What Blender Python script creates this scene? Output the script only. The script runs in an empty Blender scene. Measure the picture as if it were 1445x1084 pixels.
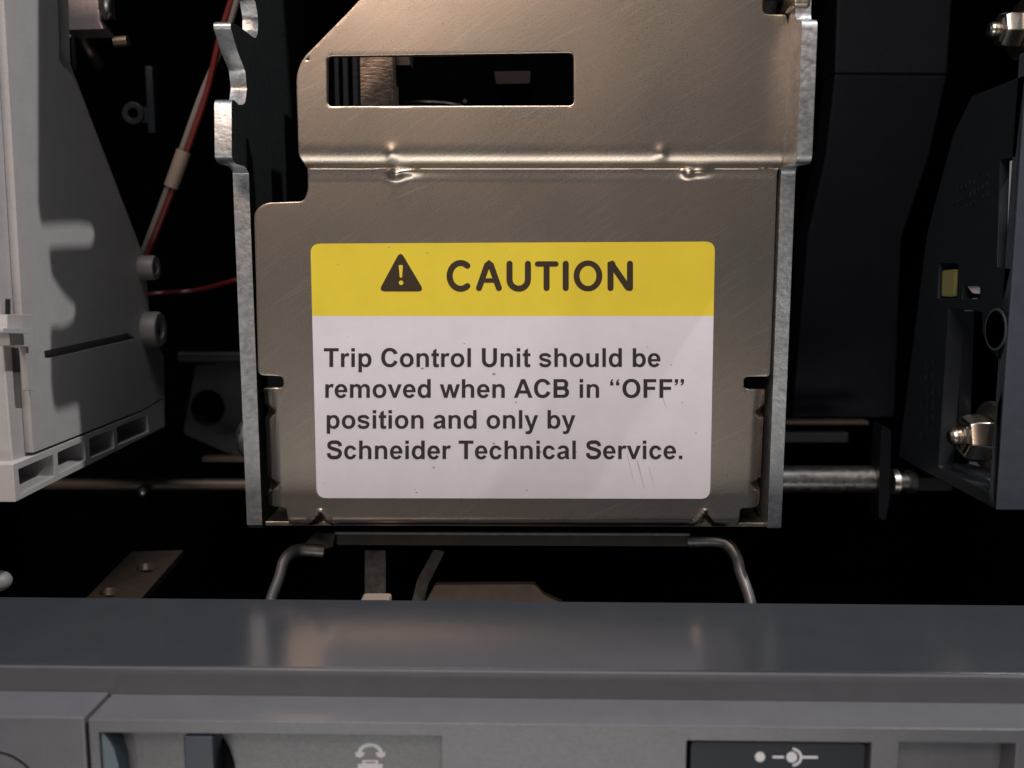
import bpy, bmesh, math, random
from mathutils import Vector, Matrix, noise
random.seed(4)
R = math.radians
S = 0.01                       # all coordinates below are written in centimetres
scene = bpy.context.scene

# ------------------------------------------------------------------ camera
F_PX = 1350.0                  # focal length in photograph pixels (width 1445)
PITCH, YAW = R(7.7), 0.0096
cam_d = bpy.data.cameras.new('camera'); cam = bpy.data.objects.new('camera', cam_d)
scene.collection.objects.link(cam); scene.camera = cam
cam_d.sensor_width = 36; cam_d.lens = F_PX / 1445 * 36
cam_d.clip_start = 0.005; cam_d.clip_end = 50
cam.rotation_euler = (R(90) - PITCH, 0, YAW)
cam_d.dof.use_dof = True; cam_d.dof.focus_distance = 0.268; cam_d.dof.aperture_fstop = 12.5
CM = cam.rotation_euler.to_matrix()

def ray(px, py):
    return CM @ Vector(((px - 722.5) / F_PX, (542 - py) / F_PX, -1))
def P(px, py, Y):
    d = ray(px, py); return d * (Y / d.y)
def PX(px, py, X):
    d = ray(px, py); return d * (X / d.x)
def PZ(px, py, Z):
    d = ray(px, py); return d * (Z / d.z)
def zp(py, Y): return P(735, py, Y).z

# ------------------------------------------------------------------ light
w = bpy.data.worlds.new('World'); scene.world = w; w.use_nodes = True
bgn = w.node_tree.nodes['Background']
bgn.inputs[0].default_value = (0.75, 0.85, 1.0, 1); bgn.inputs[1].default_value = 0.07
def lamp(name, loc, target, size, power, color, shape='DISK', sy=None):
    l = bpy.data.lights.new(name, 'AREA'); l.shape = shape; l.size = size * S
    if sy: l.size_y = sy * S
    l.energy = power; l.color = color
    o = bpy.data.objects.new(name, l); scene.collection.objects.link(o)
    o.location = Vector(loc) * S
    o.rotation_euler = (Vector(target) - Vector(loc)).to_track_quat('-Z', 'Y').to_euler()
    return o
KEYDIR = Vector((4.9, -0.6, 6.0)).normalized()
lamp('ceiling_lamp', Vector((-8, 26, 3)) + KEYDIR * 95, (-8, 26, 0), 2.6, 6.4, (0.98, 0.98, 1.0))
lamp('warm_room_lamp', (-26, -72, 68), (0, 25, -2), 34, 5.8, (1.0, 0.79, 0.65), 'RECTANGLE', 26)
lamp('cool_room_lamp', (-6, -34, 100), (0, 22, 0), 44, 6.2, (0.97, 0.97, 1.0), 'RECTANGLE', 36)
lamp('added_low_fill', (-4, -38, -46), (0, 27, 4), 60, 1.5, (1.0, 0.98, 0.93), 'RECTANGLE', 30)  # unseen fill added low in front, for bounce on folds and rims
scene.view_settings.view_transform = 'Standard'; scene.view_settings.look = 'None'
scene.view_settings.exposure = 0; scene.view_settings.gamma = 1
scene.cycles.max_bounces = 8; scene.cycles.sample_clamp_indirect = 3

# ------------------------------------------------------------------ materials
def mk(name, col, rough=0.5, metal=0.0, var=0.15, vscale=2.0, bump=0.0, bscale=60.0, spec=0.5,
       col2=None, stretch=None, rvar=0.0, speck=None):
    m = bpy.data.materials.new(name); m.use_nodes = True
    nt = m.node_tree; N = nt.nodes; L = nt.links
    b = N['Principled BSDF']
    b.inputs['Metallic'].default_value = metal; b.inputs['Specular IOR Level'].default_value = spec
    tc = N.new('ShaderNodeTexCoord'); mp = N.new('ShaderNodeMapping')
    L.new(tc.outputs['Object'], mp.inputs[0])
    if stretch: mp.inputs['Scale'].default_value = stretch
    n1 = N.new('ShaderNodeTexNoise'); n1.inputs['Scale'].default_value = vscale * 100 / 2; n1.inputs['Detail'].default_value = 6
    n1.inputs['Roughness'].default_value = 0.62
    L.new(tc.outputs['Object'], n1.inputs['Vector'])
    mix = N.new('ShaderNodeMix'); mix.data_type = 'RGBA'
    c2 = col2 or tuple(c * (1 - var) for c in col)
    mix.inputs[6].default_value = (*col, 1); mix.inputs[7].default_value = (*c2, 1)
    cr = N.new('ShaderNodeMapRange'); cr.inputs[1].default_value = 0.32; cr.inputs[2].default_value = 0.68
    L.new(n1.outputs[0], cr.inputs[0]); L.new(cr.outputs[0], mix.inputs[0])
    out = mix.outputs[2]
    if speck:                       # (threshold, colour, scale)
        ns = N.new('ShaderNodeTexNoise'); ns.inputs['Scale'].default_value = speck[2]; ns.inputs['Detail'].default_value = 3
        L.new(tc.outputs['Object'], ns.inputs['Vector'])
        mr = N.new('ShaderNodeMapRange'); mr.inputs[1].default_value = speck[0]; mr.inputs[2].default_value = speck[0] + 0.05
        L.new(ns.outputs[0], mr.inputs[0])
        mx = N.new('ShaderNodeMix'); mx.data_type = 'RGBA'; mx.inputs[7].default_value = (*speck[1], 1)
        L.new(mr.outputs[0], mx.inputs[0]); L.new(out, mx.inputs[6]); out = mx.outputs[2]
    L.new(out, b.inputs['Base Color'])
    n2 = N.new('ShaderNodeTexNoise'); n2.inputs['Scale'].default_value = bscale * 10; n2.inputs['Detail'].default_value = 4
    L.new(mp.outputs[0], n2.inputs['Vector'])
    r = N.new('ShaderNodeMapRange'); r.inputs[3].default_value = rough - rvar; r.inputs[4].default_value = rough + rvar
    r.inputs[1].default_value = 0.3; r.inputs[2].default_value = 0.7
    L.new(n2.outputs[0], r.inputs[0]); L.new(r.outputs[0], b.inputs['Roughness'])
    if bump:
        bp = N.new('ShaderNodeBump'); bp.inputs['Strength'].default_value = bump; bp.inputs['Distance'].default_value = 0.0004
        L.new(n2.outputs[0], bp.inputs['Height']); L.new(bp.outputs[0], b.inputs['Normal'])
    return m

def clouds(m, scale, amt, rough=0.75):
    nt = m.node_tree; N = nt.nodes; L = nt.links; b = N['Principled BSDF']
    tc = N.new('ShaderNodeTexCoord'); n = N.new('ShaderNodeTexNoise'); n.inputs['Scale'].default_value = scale; n.inputs['Detail'].default_value = 8
    n.inputs['Roughness'].default_value = rough; L.new(tc.outputs['Object'], n.inputs['Vector'])
    mr = N.new('ShaderNodeMapRange'); mr.inputs[1].default_value = 0.3; mr.inputs[2].default_value = 0.7; mr.inputs[3].default_value = 1 - amt; mr.inputs[4].default_value = 1 + amt
    L.new(n.outputs[0], mr.inputs[0]); h = N.new('ShaderNodeHueSaturation'); L.new(mr.outputs[0], h.inputs['Value'])
    L.new(b.inputs['Base Color'].links[0].from_socket, h.inputs['Color']); L.new(h.outputs[0], b.inputs['Base Color'])
def scratches(m, color, amount=0.5, angle=0.42, scale=26.0, thr=0.66, rough=0.5):
    """fine real scratches: brighter, rougher hairlines running the same way"""
    nt = m.node_tree; N = nt.nodes; L = nt.links; b = N['Principled BSDF']
    tc = N.new('ShaderNodeTexCoord')
    prev = b.inputs['Base Color'].links[0].from_socket
    for k, (a, s, t) in enumerate(((angle, scale, thr), (angle - 0.2, scale * 1.7, thr + 0.03))):
        vr = N.new('ShaderNodeVectorRotate'); vr.rotation_type = 'Y_AXIS'; vr.inputs['Angle'].default_value = a
        mp = N.new('ShaderNodeMapping'); mp.inputs['Scale'].default_value = (1.0, 1, 34); mp.inputs['Location'].default_value = (k * 3.1, 0, k)
        L.new(tc.outputs['Object'], vr.inputs['Vector']); L.new(vr.outputs[0], mp.inputs[0])
        n = N.new('ShaderNodeTexNoise'); n.inputs['Scale'].default_value = s; n.inputs['Detail'].default_value = 2.5
        L.new(mp.outputs[0], n.inputs['Vector'])
        mr = N.new('ShaderNodeMapRange'); mr.inputs[1].default_value = t; mr.inputs[2].default_value = t + 0.06; mr.inputs[4].default_value = amount
        L.new(n.outputs[0], mr.inputs[0])
        mx = N.new('ShaderNodeMix'); mx.data_type = 'RGBA'; mx.inputs[7].default_value = (*color, 1)
        L.new(mr.outputs[0], mx.inputs[0]); L.new(prev, mx.inputs[6]); prev = mx.outputs[2]
    L.new(prev, b.inputs['Base Color'])
    return m

M = {}
M['zinc'] = scratches(mk('yellow_passivated_zinc', (0.68, 0.545, 0.445), 0.30, 1.0, col2=(0.50, 0.43, 0.355), vscale=0.7, bump=0.04, bscale=230,
               stretch=(1.0, 1, 2.6), rvar=0.04), (0.80, 0.70, 0.58), 0.35, thr=0.64)
scratches(M['zinc'], (0.80, 0.72, 0.60), 0.20, 0.62, 50.0, 0.57); clouds(M['zinc'], 70, 0.07, 0.6)
M['zinc2'] = mk('zinc_fold', (0.52, 0.46, 0.36), 0.38, 1.0, vscale=2, bump=0.1, bscale=70, rvar=0.08)
M['cut'] = mk('sheared_steel', (0.62, 0.62, 0.62), 0.42, 1.0, vscale=3.5, col2=(0.42, 0.42, 0.43), bump=0.28, bscale=60,
              stretch=(1, 1, 1.3), rvar=0.06)
M['steel'] = mk('bright_steel', (0.46, 0.44, 0.41), 0.34, 1.0, var=0.15, vscale=3, bump=0.03, bscale=60, rvar=0.08)
M['dullsteel'] = mk('dull_steel', (0.27, 0.205, 0.16), 0.45, 1.0, var=0.2, vscale=2, bump=0.04, bscale=50, rvar=0.1)
M['shadsteel'] = mk('shaded_steel', (0.085, 0.072, 0.066), 0.5, 1.0, var=0.4, vscale=4, bump=0.3, bscale=50, rvar=0.1)  # steel with the shade it stands in put into its colour
M['sideface'] = mk('unlit_greenish_steel', (0.0045, 0.0068, 0.007), 0.7, 0.0, var=0.5, vscale=8, bump=0.5, bscale=60,
                   speck=(0.70, (0.03, 0.04, 0.04), 1500), spec=0.25)  # flange side face, painted near black because it is unlit
M['grey'] = mk('light_grey_plastic', (0.40, 0.375, 0.365), 0.5, var=0.07, vscale=3, bump=0.16, bscale=110, speck=(0.76, (0.2, 0.17, 0.15), 500))
M['cover'] = mk('grey_cover_plastic', (0.110, 0.112, 0.125), 0.34, var=0.07, vscale=3, bump=0.10, bscale=130, spec=0.6, rvar=0.05,
                speck=(0.775, (0.42, 0.42, 0.42), 700))
clouds(M['grey'], 120, 0.05); clouds(M['cover'], 100, 0.06)
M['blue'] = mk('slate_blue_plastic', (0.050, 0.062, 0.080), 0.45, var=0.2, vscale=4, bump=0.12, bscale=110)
M['lever'] = mk('navy_plastic', (0.022, 0.032, 0.050), 0.38, var=0.15, vscale=4, bump=0.08, bscale=110)
M['insert'] = mk('black_navy_plastic', (0.013, 0.018, 0.026), 0.45, spec=0.3, var=0.15, vscale=4, bump=0.08, bscale=110)
M['dark'] = mk('black_moulding', (0.0012, 0.0016, 0.0024), 0.6, var=0.4, vscale=3, bump=0.2, bscale=60, spec=0.0)
M['darkpart'] = mk('charcoal_moulding', (0.0042, 0.0052, 0.0085), 0.5, var=0.3, vscale=3, bump=0.2, bscale=80, spec=0.2)
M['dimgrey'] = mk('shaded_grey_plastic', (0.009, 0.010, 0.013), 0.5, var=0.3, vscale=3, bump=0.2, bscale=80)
M['paper'] = mk('white_sticker_film', (0.75, 0.715, 0.77), 0.42, var=0.05, vscale=1.5, bump=0.03, bscale=30,
                speck=(0.735, (0.42, 0.38, 0.40), 420), spec=0.4)
clouds(M['paper'], 90, 0.035)
M['yellow'] = mk('yellow_sticker_ink', (0.82, 0.635, 0.045), 0.42, var=0.07, vscale=1.5, bump=0.03, bscale=30,
                 speck=(0.745, (0.45, 0.33, 0.05), 420), spec=0.4)
M['ink'] = mk('dark_sticker_ink', (0.038, 0.030, 0.036), 0.45, var=0.2, vscale=6, spec=0.3)
M['ink2'] = mk('brown_black_sticker_ink', (0.050, 0.032, 0.018), 0.45, var=0.2, vscale=6, spec=0.3)
M['speck'] = mk('grey_dirt', (0.30, 0.26, 0.27), 0.6)
M['smear'] = mk('reddish_smear', (0.58, 0.47, 0.50), 0.5, var=0.1)
M['print'] = mk('pale_grey_print', (0.66, 0.66, 0.69), 0.5, var=0.08, vscale=6)
M['bluedark'] = mk('shaded_slate_blue_plastic', (0.0135, 0.0165, 0.021), 0.5, var=0.2, vscale=4, bump=0.12, bscale=110, spec=0.25)  # same slate plastic on the side panel, its shade put into the colour
M['bluegrey'] = mk('blue_lit_cover_plastic', (0.10, 0.135, 0.165), 0.4, var=0.1)  # cover plastic of the bay wall, bluish light painted into its colour
M['cap'] = mk('off_white_cap', (0.26, 0.26, 0.25), 0.5, var=0.1)
M['brownsteel'] = mk('shaded_brown_steel', (0.105, 0.078, 0.060), 0.5, 0.6, var=0.3, vscale=3, bump=0.08, bscale=40)  # brown steel, its colour darkened for the shade around it
M['latchbar'] = mk('worn_steel_bar', (0.30, 0.22, 0.16), 0.42, 0.9, col2=(0.13, 0.10, 0.085), vscale=5, bump=0.35, bscale=45, stretch=(1, 1, 2.5), rvar=0.12, speck=(0.68, (0.55, 0.47, 0.38), 1100))
M['nutsteel'] = mk('zinc_plated_nut', (0.66, 0.58, 0.49), 0.27, 1.0, var=0.15, bump=0.04)
M['strapsteel'] = mk('satin_strap', (0.40, 0.38, 0.37), 0.42, 0.9, var=0.25, vscale=6, bump=0.08)
M['lug'] = mk('shaded_brownish_lug', (0.17, 0.15, 0.14), 0.5, var=0.15, vscale=6, bump=0.1)  # lug colour darkened to carry the shade on the rear edge
M['maroon'] = mk('dull_maroon_moulding', (0.018, 0.010, 0.010), 0.6, var=0.2, spec=0.2)
M['ledge'] = mk('shade_darkened_glossy_plastic', (0.038, 0.042, 0.050), 0.19, var=0.10, vscale=2, bump=0.05, bscale=130, spec=0.5, rvar=0.015, speck=(0.79, (0.2, 0.2, 0.2), 600))  # cover plastic darkened in colour to stand for shade on the ledge
M['copper'] = mk('pinkish_plated_copper', (0.50, 0.40, 0.39), 0.45, 0.8, var=0.2, vscale=5, bump=0.2, bscale=50)
M['red'] = mk('red_insulation', (0.12, 0.012, 0.008), 0.4, var=0.15)
M['white_wire'] = mk('cream_insulation', (0.19, 0.15, 0.135), 0.45, var=0.15)
M['sleeve'] = mk('beige_sleeve', (0.25, 0.19, 0.15), 0.6, var=0.12)
M['ytab'] = mk('yellow_green_tab', (0.24, 0.225, 0.085), 0.5, var=0.15)
M['white'] = mk('white_plastic', (0.72, 0.68, 0.68), 0.5, var=0.05)
M['tan'] = mk('tan_zinc_strip', (0.20, 0.15, 0.12), 0.42, 0.7, var=0.35, vscale=5, bump=0.3, bscale=50)
M['gap'] = mk('black_gap_and_shadow', (0.004, 0.004, 0.005), 0.8, var=0.1, spec=0.1)

# ------------------------------------------------------------------ helpers
col = scene.collection
def wloc(o):
    v = Vector((0, 0, 0))
    while o: v = v + o.location; o = o.parent
    return v
def obj(name, bm, mat, parent=None, label=None, bevel=0.0, seg=2, smooth=True, angle=35, kind=None, origin=None):
    me = bpy.data.meshes.new(name)
    off = wloc(parent) if parent else (Vector(origin) * S if origin else Vector((0, 0, 0)))
    bmesh.ops.scale(bm, vec=(S, S, S), verts=bm.verts)
    bmesh.ops.translate(bm, vec=-off, verts=bm.verts)
    bmesh.ops.recalc_face_normals(bm, faces=bm.faces)
    bm.to_mesh(me); bm.free()
    o = bpy.data.objects.new(name, me); col.objects.link(o)
    if parent: o.parent = parent
    elif origin: o.location = off
    mats = mat if isinstance(mat, (list, tuple)) else [mat]
    for m in mats: me.materials.append(M[m])
    if smooth:
        for p in me.polygons: p.use_smooth = True
        me.set_sharp_from_angle(angle=R(angle))
    if bevel:
        b = o.modifiers.new('bevel', 'BEVEL'); b.width = bevel * S; b.segments = seg
        b.limit_method = 'ANGLE'; b.angle_limit = R(40); b.harden_normals = True
    if label: o['label'] = label
    if kind: o['kind'] = kind
    return o
def thing(name, label, cat, loc=(0, 0, 0), group=None):
    o = bpy.data.objects.new(name, None); col.objects.link(o)
    o.location = Vector(loc) * S; o.empty_display_size = 0.01
    o['label'] = label; o['category'] = cat
    if group: o['group'] = group
    return o
def tag(o, label, cat, group=None):
    o['label'] = label; o['category'] = cat
    if group: o['group'] = group
    return o
def struct(name, bm, mat, **k):
    return obj(name, bm, mat, kind='structure', **k)

def rnd(pts, r, n=5):
    """round the corners of a closed 2-D polygon; r a number or a list"""
    out = []; k = len(pts)
    for i in range(k):
        p = Vector(pts[i][:2]); a = Vector(pts[i - 1][:2]); b = Vector(pts[(i + 1) % k][:2])
        rr = r[i] if isinstance(r, (list, tuple)) else r
        if rr <= 0: out.append(tuple(p)); continue
        da = a - p; db = b - p; t = min(rr, da.length * 0.49, db.length * 0.49)
        pa = p + da.normalized() * t; pb = p + db.normalized() * t
        for j in range(n + 1):
            s = j / n; q = pa * (1 - s) ** 2 + p * 2 * s * (1 - s) + pb * s * s
            out.append((q.x, q.y))
    return out
def ell(cx, cy, rx, ry, n=20, a0=0, a1=360):
    return [(cx + rx * math.cos(R(a0 + (a1 - a0) * i / n)), cy + ry * math.sin(R(a0 + (a1 - a0) * i / n))) for i in range(n + (a1 - a0 != 360))]
def fill2d(loops):
    """flat sheet in the xy plane bounded by the first loop, the rest are holes"""
    bm = bmesh.new(); es = []
    for lp in loops:
        vs = [bm.verts.new((p[0], p[1], 0)) for p in lp]
        for i in range(len(vs)):
            es.append(bm.edges.new((vs[i], vs[(i + 1) % len(vs)])))
    bmesh.ops.triangle_fill(bm, use_beauty=True, use_dissolve=False, edges=es, normal=(0, 0, 1))
    return bm
def solid(loops, fn, vec):
    """loops in any 2-D space, fn maps (u,v) to 3-D, vec = the thickness vector or a function"""
    bm = fill2d(loops)
    for v in bm.verts: v.co = fn(v.co.x, v.co.y)
    g = bmesh.ops.extrude_face_region(bm, geom=bm.faces[:])
    vs = [e for e in g['geom'] if isinstance(e, bmesh.types.BMVert)]
    for v in vs: v.co = v.co + Vector(vec)
    # the sheet left behind plus the moved one make a closed solid
    return bm
def face_solid(px_loops, Y, thick):                     # plate facing the viewer
    bm = solid_closed(px_loops, lambda u, v: P(u, v, Y), (0, thick, 0)); return bm
def side_solid(px_loops, X, thick):                     # plate lying in a plane of constant x
    return solid_closed(px_loops, lambda u, v: PX(u, v, X), (thick, 0, 0))
def flat_solid(px_loops, Z, thick):
    return solid_closed(px_loops, lambda u, v: PZ(u, v, Z), (0, 0, thick))
def solid_closed(loops, fn, vec):
    bm = fill2d(loops)
    for v in bm.verts: v.co = fn(v.co.x, v.co.y)
    base = bm.faces[:]
    d = bmesh.ops.duplicate(bm, geom=bm.verts[:] + bm.edges[:] + bm.faces[:])
    vm = d['vert_map']
    for v in list(vm):
        if v in vm and vm[v].index != -2: pass
    nv = [g for g in d['geom'] if isinstance(g, bmesh.types.BMVert)]
    be = [e for f in base for e in f.edges if len(e.link_faces) == 1]
    for v in nv: v.co = v.co + Vector(vec)
    for e in set(be):
        a, b = e.verts
        bm.faces.new((a, b, vm[b], vm[a]))
    bmesh.ops.recalc_face_normals(bm, faces=bm.faces[:])
    return bm
def add_box(bm, x0, x1, y0, y1, z0, z1):
    vs = [bm.verts.new((x, y, z)) for x in (x0, x1) for y in (y0, y1) for z in (z0, z1)]
    for f in ((0, 1, 3, 2), (4, 6, 7, 5), (0, 4, 5, 1), (2, 3, 7, 6), (0, 2, 6, 4), (1, 5, 7, 3)):
        bm.faces.new([vs[i] for i in f])
    return bm
def box(*a): return add_box(bmesh.new(), *a)
def add_tube(bm, pts, r, n=12, caps=True):
    pts = [Vector(p) for p in pts]; rings = []
    up = None
    for i, p in enumerate(pts):
        t = ((pts[min(i + 1, len(pts) - 1)] - pts[max(i - 1, 0)])).normalized()
        if up is None:
            up = Vector((0, 0, 1)) if abs(t.z) < 0.9 else Vector((1, 0, 0))
        a = t.cross(up).normalized(); up = a.cross(t).normalized()
        rr = r[i] if isinstance(r, (list, tuple)) else r
        ra, rb = rr if isinstance(rr, tuple) else (rr, rr)
        rings.append([bm.verts.new(p + a * math.cos(2 * math.pi * k / n) * ra + up * math.sin(2 * math.pi * k / n) * rb) for k in range(n)])
    for i in range(len(rings) - 1):
        for k in range(n):
            bm.faces.new((rings[i][k], rings[i][(k + 1) % n], rings[i + 1][(k + 1) % n], rings[i + 1][k]))
    if caps:
        bm.faces.new(rings[0]); bm.faces.new(rings[-1][::-1])
    return bm
def tube(pts, r, n=12): return add_tube(bmesh.new(), pts, r, n)
def smoothpath(pts, n=6):
    pts = [Vector(p) for p in pts]; out = []
    for i in range(len(pts) - 1):
        p0 = pts[max(i - 1, 0)]; p1 = pts[i]; p2 = pts[i + 1]; p3 = pts[min(i + 2, len(pts) - 1)]
        for j in range(n):
            t = j / n
            out.append(0.5 * ((2 * p1) + (p2 - p0) * t + (2 * p0 - 5 * p1 + 4 * p2 - p3) * t * t + (3 * p1 - p0 - 3 * p2 + p3) * t ** 3))
    out.append(pts[-1]); return out
def lathe_x(cx, cy, cz, prof, n=28):
    """solid of revolution about the x axis: prof = [(dx, r), ...]"""
    bm = bmesh.new(); rings = []
    for dx, r in prof:
        rings.append([bm.verts.new((cx + dx, cy + r * math.cos(2 * math.pi * k / n), cz + r * math.sin(2 * math.pi * k / n))) for k in range(n)])
    for i in range(len(rings) - 1):
        for k in range(n):
            bm.faces.new((rings[i][k], rings[i][(k + 1) % n], rings[i + 1][(k + 1) % n], rings[i + 1][k]))
    bm.faces.new(rings[0]); bm.faces.new(rings[-1][::-1])
    return bm
def dome(c, r, axis='x', squash=0.5, seg=24):
    bm = bmesh.new(); bmesh.ops.create_uvsphere(bm, u_segments=seg, v_segments=14, radius=r)
    s = {'x': (squash, 1, 1), 'y': (1, squash, 1), 'z': (1, 1, squash)}[axis]
    bmesh.ops.scale(bm, vec=s, verts=bm.verts); bmesh.ops.translate(bm, vec=c, verts=bm.verts)
    return bm
def sstep(a, b, x):
    t = max(0, min(1, (x - a) / (b - a))); return t * t * (3 - 2 * t)

# ------------------------------------------------------------------ setting: the dark inside of the switchgear
Y0 = 27.0
cab = bmesh.new()
for b in ((-26, 26, 46, 47, -16, 22), (-26, -25, 29, 46, -16, 22), (25, 26, 29, 46, -16, 22),
          (-26, 26, 25.6, 46, -17, -16), (-26, 26, 29, 46, 22, 23)):
    add_box(cab, *b)
struct('cabinet_interior', cab, 'dark')

# ------------------------------------------------------------------ the steel mounting plate with the caution sticker
plate = thing('mounting_plate', 'zinc plated steel mounting plate carrying a yellow and white caution sticker',
              'metal plate', (0, 27, zp(744, 27)))
outline = [(560, -62), (514, 0), (429.5, 86), (421, 108), (424, 222), (434, 236), (434, 270), (428, 284), (372, 286), (358, 299),
           (361, 400), (364, 530), (388, 531), (399, 532), (400, 547), (388, 547), (369, 548), (376, 716), (403, 716.5), (407, 742), (413, 744),
           (700, 744), (1035, 747), (1042, 745), (1045, 718), (1070, 717), (1074, 712), (1082, 550), (1060, 549.5), (1050, 548.5), (1050, 532.5), (1062, 532),
           (1087, 532), (1092, 400), (1097, 240), (1110, 234), (1111, 120), (1112, 60), (1106, 24), (1082, 24), (1073, 22), (1073, 3), (1084, 3), (1106, 3), (1106, -62)]
rad = [0, 30, 16, 16, 12, 8, 12, 10, 10, 10, 0, 8, 0, 8, 8, 0, 5, 6, 5, 4, 3, 0, 3, 5, 4, 4, 5, 3, 0, 8, 8, 0, 6, 0, 4, 4, 0, 6, 3, 0, 10, 10, 0, 3, 0]
outline = rnd(outline, rad)
window = rnd([(464.5, 83), (808, 78), (808.5, 151), (465, 152)], 7, 4)
hole = ell(437.5, 86.5, 2.3, 2.3, 10)
RIM = 1.6                                          # px of rounded rim
def inset(lp, r, hole=False):
    k = len(lp); out = []
    lp = [p for i, p in enumerate(lp) if (Vector(p) - Vector(lp[i - 1])).length > 0.05]; k = len(lp)
    area = sum(lp[i - 1][0] * lp[i][1] - lp[i][0] * lp[i - 1][1] for i in range(k))
    sg = (1 if area > 0 else -1) * (-1 if hole else 1)
    for i in range(k):
        p = Vector(lp[i]); e1 = (p - Vector(lp[i - 1])).normalized(); e2 = (Vector(lp[(i + 1) % k]) - p).normalized()
        n1 = Vector((-e1.y, e1.x)); n2 = Vector((-e2.y, e2.x)); n = n1 + n2
        n = n.normalized() if n.length > 1e-6 else n1
        out.append(tuple(p + n * sg * r / max(0.6, n.dot(n1))))
    return out
bm = fill2d([inset(outline, RIM), inset(window, RIM, True), inset(hole, 0.6, True)])
def cuts(axis, vals):
    for c in vals:
        co = (c, 0, 0) if axis == 0 else (0, c, 0); no = (1, 0, 0) if axis == 0 else (0, 1, 0)
        bmesh.ops.bisect_plane(bm, geom=bm.verts[:] + bm.edges[:] + bm.faces[:], plane_co=co, plane_no=no, dist=0.01)
cuts(1, [0, 20, 40, 60, 70, 74, 88, 100, 120, 140, 156, 160, 170, 190] + [200 + 2 * i for i in range(30)] + [265, 300, 350, 400, 450, 500] + [538 + 10 * i for i in range(3)])
cuts(1, [565 + 3 * i for i in range(11)] + [620, 650] + [672 + 3 * i for i in range(9)] + [705] + [716 + 2 * i for i in range(16)])
cuts(0, [363, 367, 370, 373, 376, 379, 382, 385, 389, 394, 400] + [425 + 4 * i for i in range(16)] + [500] + [536 + 3 * i for i in range(17)] + [650, 750, 850, 905])
cuts(0, [455, 460, 470, 480, 520, 600, 700, 780, 800, 804, 813, 818, 830])
cuts(0, [912 + 3 * i for i in range(32)] + [1010, 1020, 1035, 1050, 1055, 1059, 1062, 1065, 1068, 1071, 1074, 1077, 1080, 1084, 1088, 1092, 1100])
def gau(u, v, cu, cv, su, sv): return math.exp(-((u - cu) / su) ** 2 - ((v - cv) / sv) ** 2)
def disp(u, v):
    d = 0.0
    # joggle: the upper half stands proud and rolls under before the lower half starts
    if v < 237:
        d = -0.30
        if v > 199:
            t = (v - 199) / 38.0
            d = -0.30 * math.sqrt(max(0, 1 - t ** 2.8))
    elif v < 258: d = -0.035 * (1 - sstep(238, 258, v))
    d -= 0.045 * gau(u, v, 555, 218, 8, 10) + 0.045 * gau(u, v, 931, 218, 8, 10)
    d -= 0.12 * gau(u, v, 559, 247, 9, 8) + 0.09 * gau(u, v, 572, 243, 15, 6)
    d -= 0.11 * gau(u, v, 970, 244, 7, 6) + 0.09 * gau(u, v, 986, 242, 14, 6)
    # bent side tabs with pressed V darts
    lx = 373 + (v - 548) * 0.038; rx = 1081 - (v - 548) * 0.052
    if 546 < v < 718:
        e = max(0, (lx + 17 - u) / 17); d += 0.20 * e * e * sstep(546, 556, v)
        e = max(0, (u - rx + 17) / 17); d += 0.20 * e * e * sstep(546, 556, v)
        for cv in (582, 685):
            for s, ex in ((1, lx), (-1, rx)):
                a = (u - ex) * s
                if a < 16:
                    wdt = 9.5 * (1 - a / 16); k = abs(v - cv)
                    if k < wdt: d += 0.40 * (1 - k / wdt) * (1 - a / 22)
    # rolled lower edge with two pressed triangular darts
    e = max(0, (v - 729) / 16); d += 0.21 * e ** 2.4 * (1 if 404 < u < 1046 else 0)
    for cu in (452, 996):
        a = 747 - v
        if a < 26:
            wdt = 20 * (1 - a / 26); k = abs(u - cu)
            if k < wdt: d += 0.34 * (1 - k / wdt) * (1 - a / 34)
        d -= 0.05 * math.exp(-((abs(u - cu) - 20 * (1 - a / 26)) / 5) ** 2) * (a < 30)
    # the sheet is never quite flat
    d += 0.012 * noise.noise(Vector((u * 0.006, v * 0.006, 3)))
    return d
bmesh.ops.remove_doubles(bm, verts=bm.verts, dist=0.05)
TH = 0.20
front = bm.faces[:]; fv = bm.verts[:]
bedges = [e for e in bm.edges if len(e.link_faces) == 1]
outn = {}
for e in bedges:
    c_ = e.link_faces[0].calc_center_median(); m_ = (e.verts[0].co + e.verts[1].co) / 2
    t_ = (e.verts[1].co - e.verts[0].co); n_ = Vector((-t_.y, t_.x, 0)).normalized()
    if n_.dot(m_ - c_) < 0: n_ = -n_
    for v in e.verts: outn[v] = outn.get(v, Vector((0, 0, 0))) + n_ * min(t_.length, 3)
place = {v: (v.co.x, v.co.y, disp(v.co.x, v.co.y)) for v in fv}
rings = {}
for v, n_ in outn.items():
    n_ = n_.normalized(); u_, v_, d_ = place[v]; rings[v] = [v]
    for th_ in (30, 60, 90):
        rings[v].append(bm.verts.new((0, 0, 0))); o_ = RIM * math.sin(R(th_))
        place[rings[v][-1]] = (u_ + n_.x * o_, v_ + n_.y * o_, d_ + RIM / 50 * (1 - math.cos(R(th_))))
    rings[v].append(bm.verts.new((0, 0, 0))); place[rings[v][-1]] = (u_ + n_.x * RIM, v_ + n_.y * RIM, d_ + TH)
for e in bedges:
    a_, b_ = e.verts
    for k in range(4): bm.faces.new((rings[a_][k], rings[b_][k], rings[b_][k + 1], rings[a_][k + 1]))
back = {}
for v in fv:
    if v in rings: back[v] = rings[v][-1]
    else:
        back[v] = bm.verts.new((0, 0, 0)); u_, v_, d_ = place[v]; place[back[v]] = (u_, v_, d_ + TH)
for f in front: bm.faces.new([back[v] for v in f.verts][::-1])
for v, (u_, v_, d_) in place.items(): v.co = P(u_, v_, Y0) + Vector((0, d_, 0))
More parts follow.
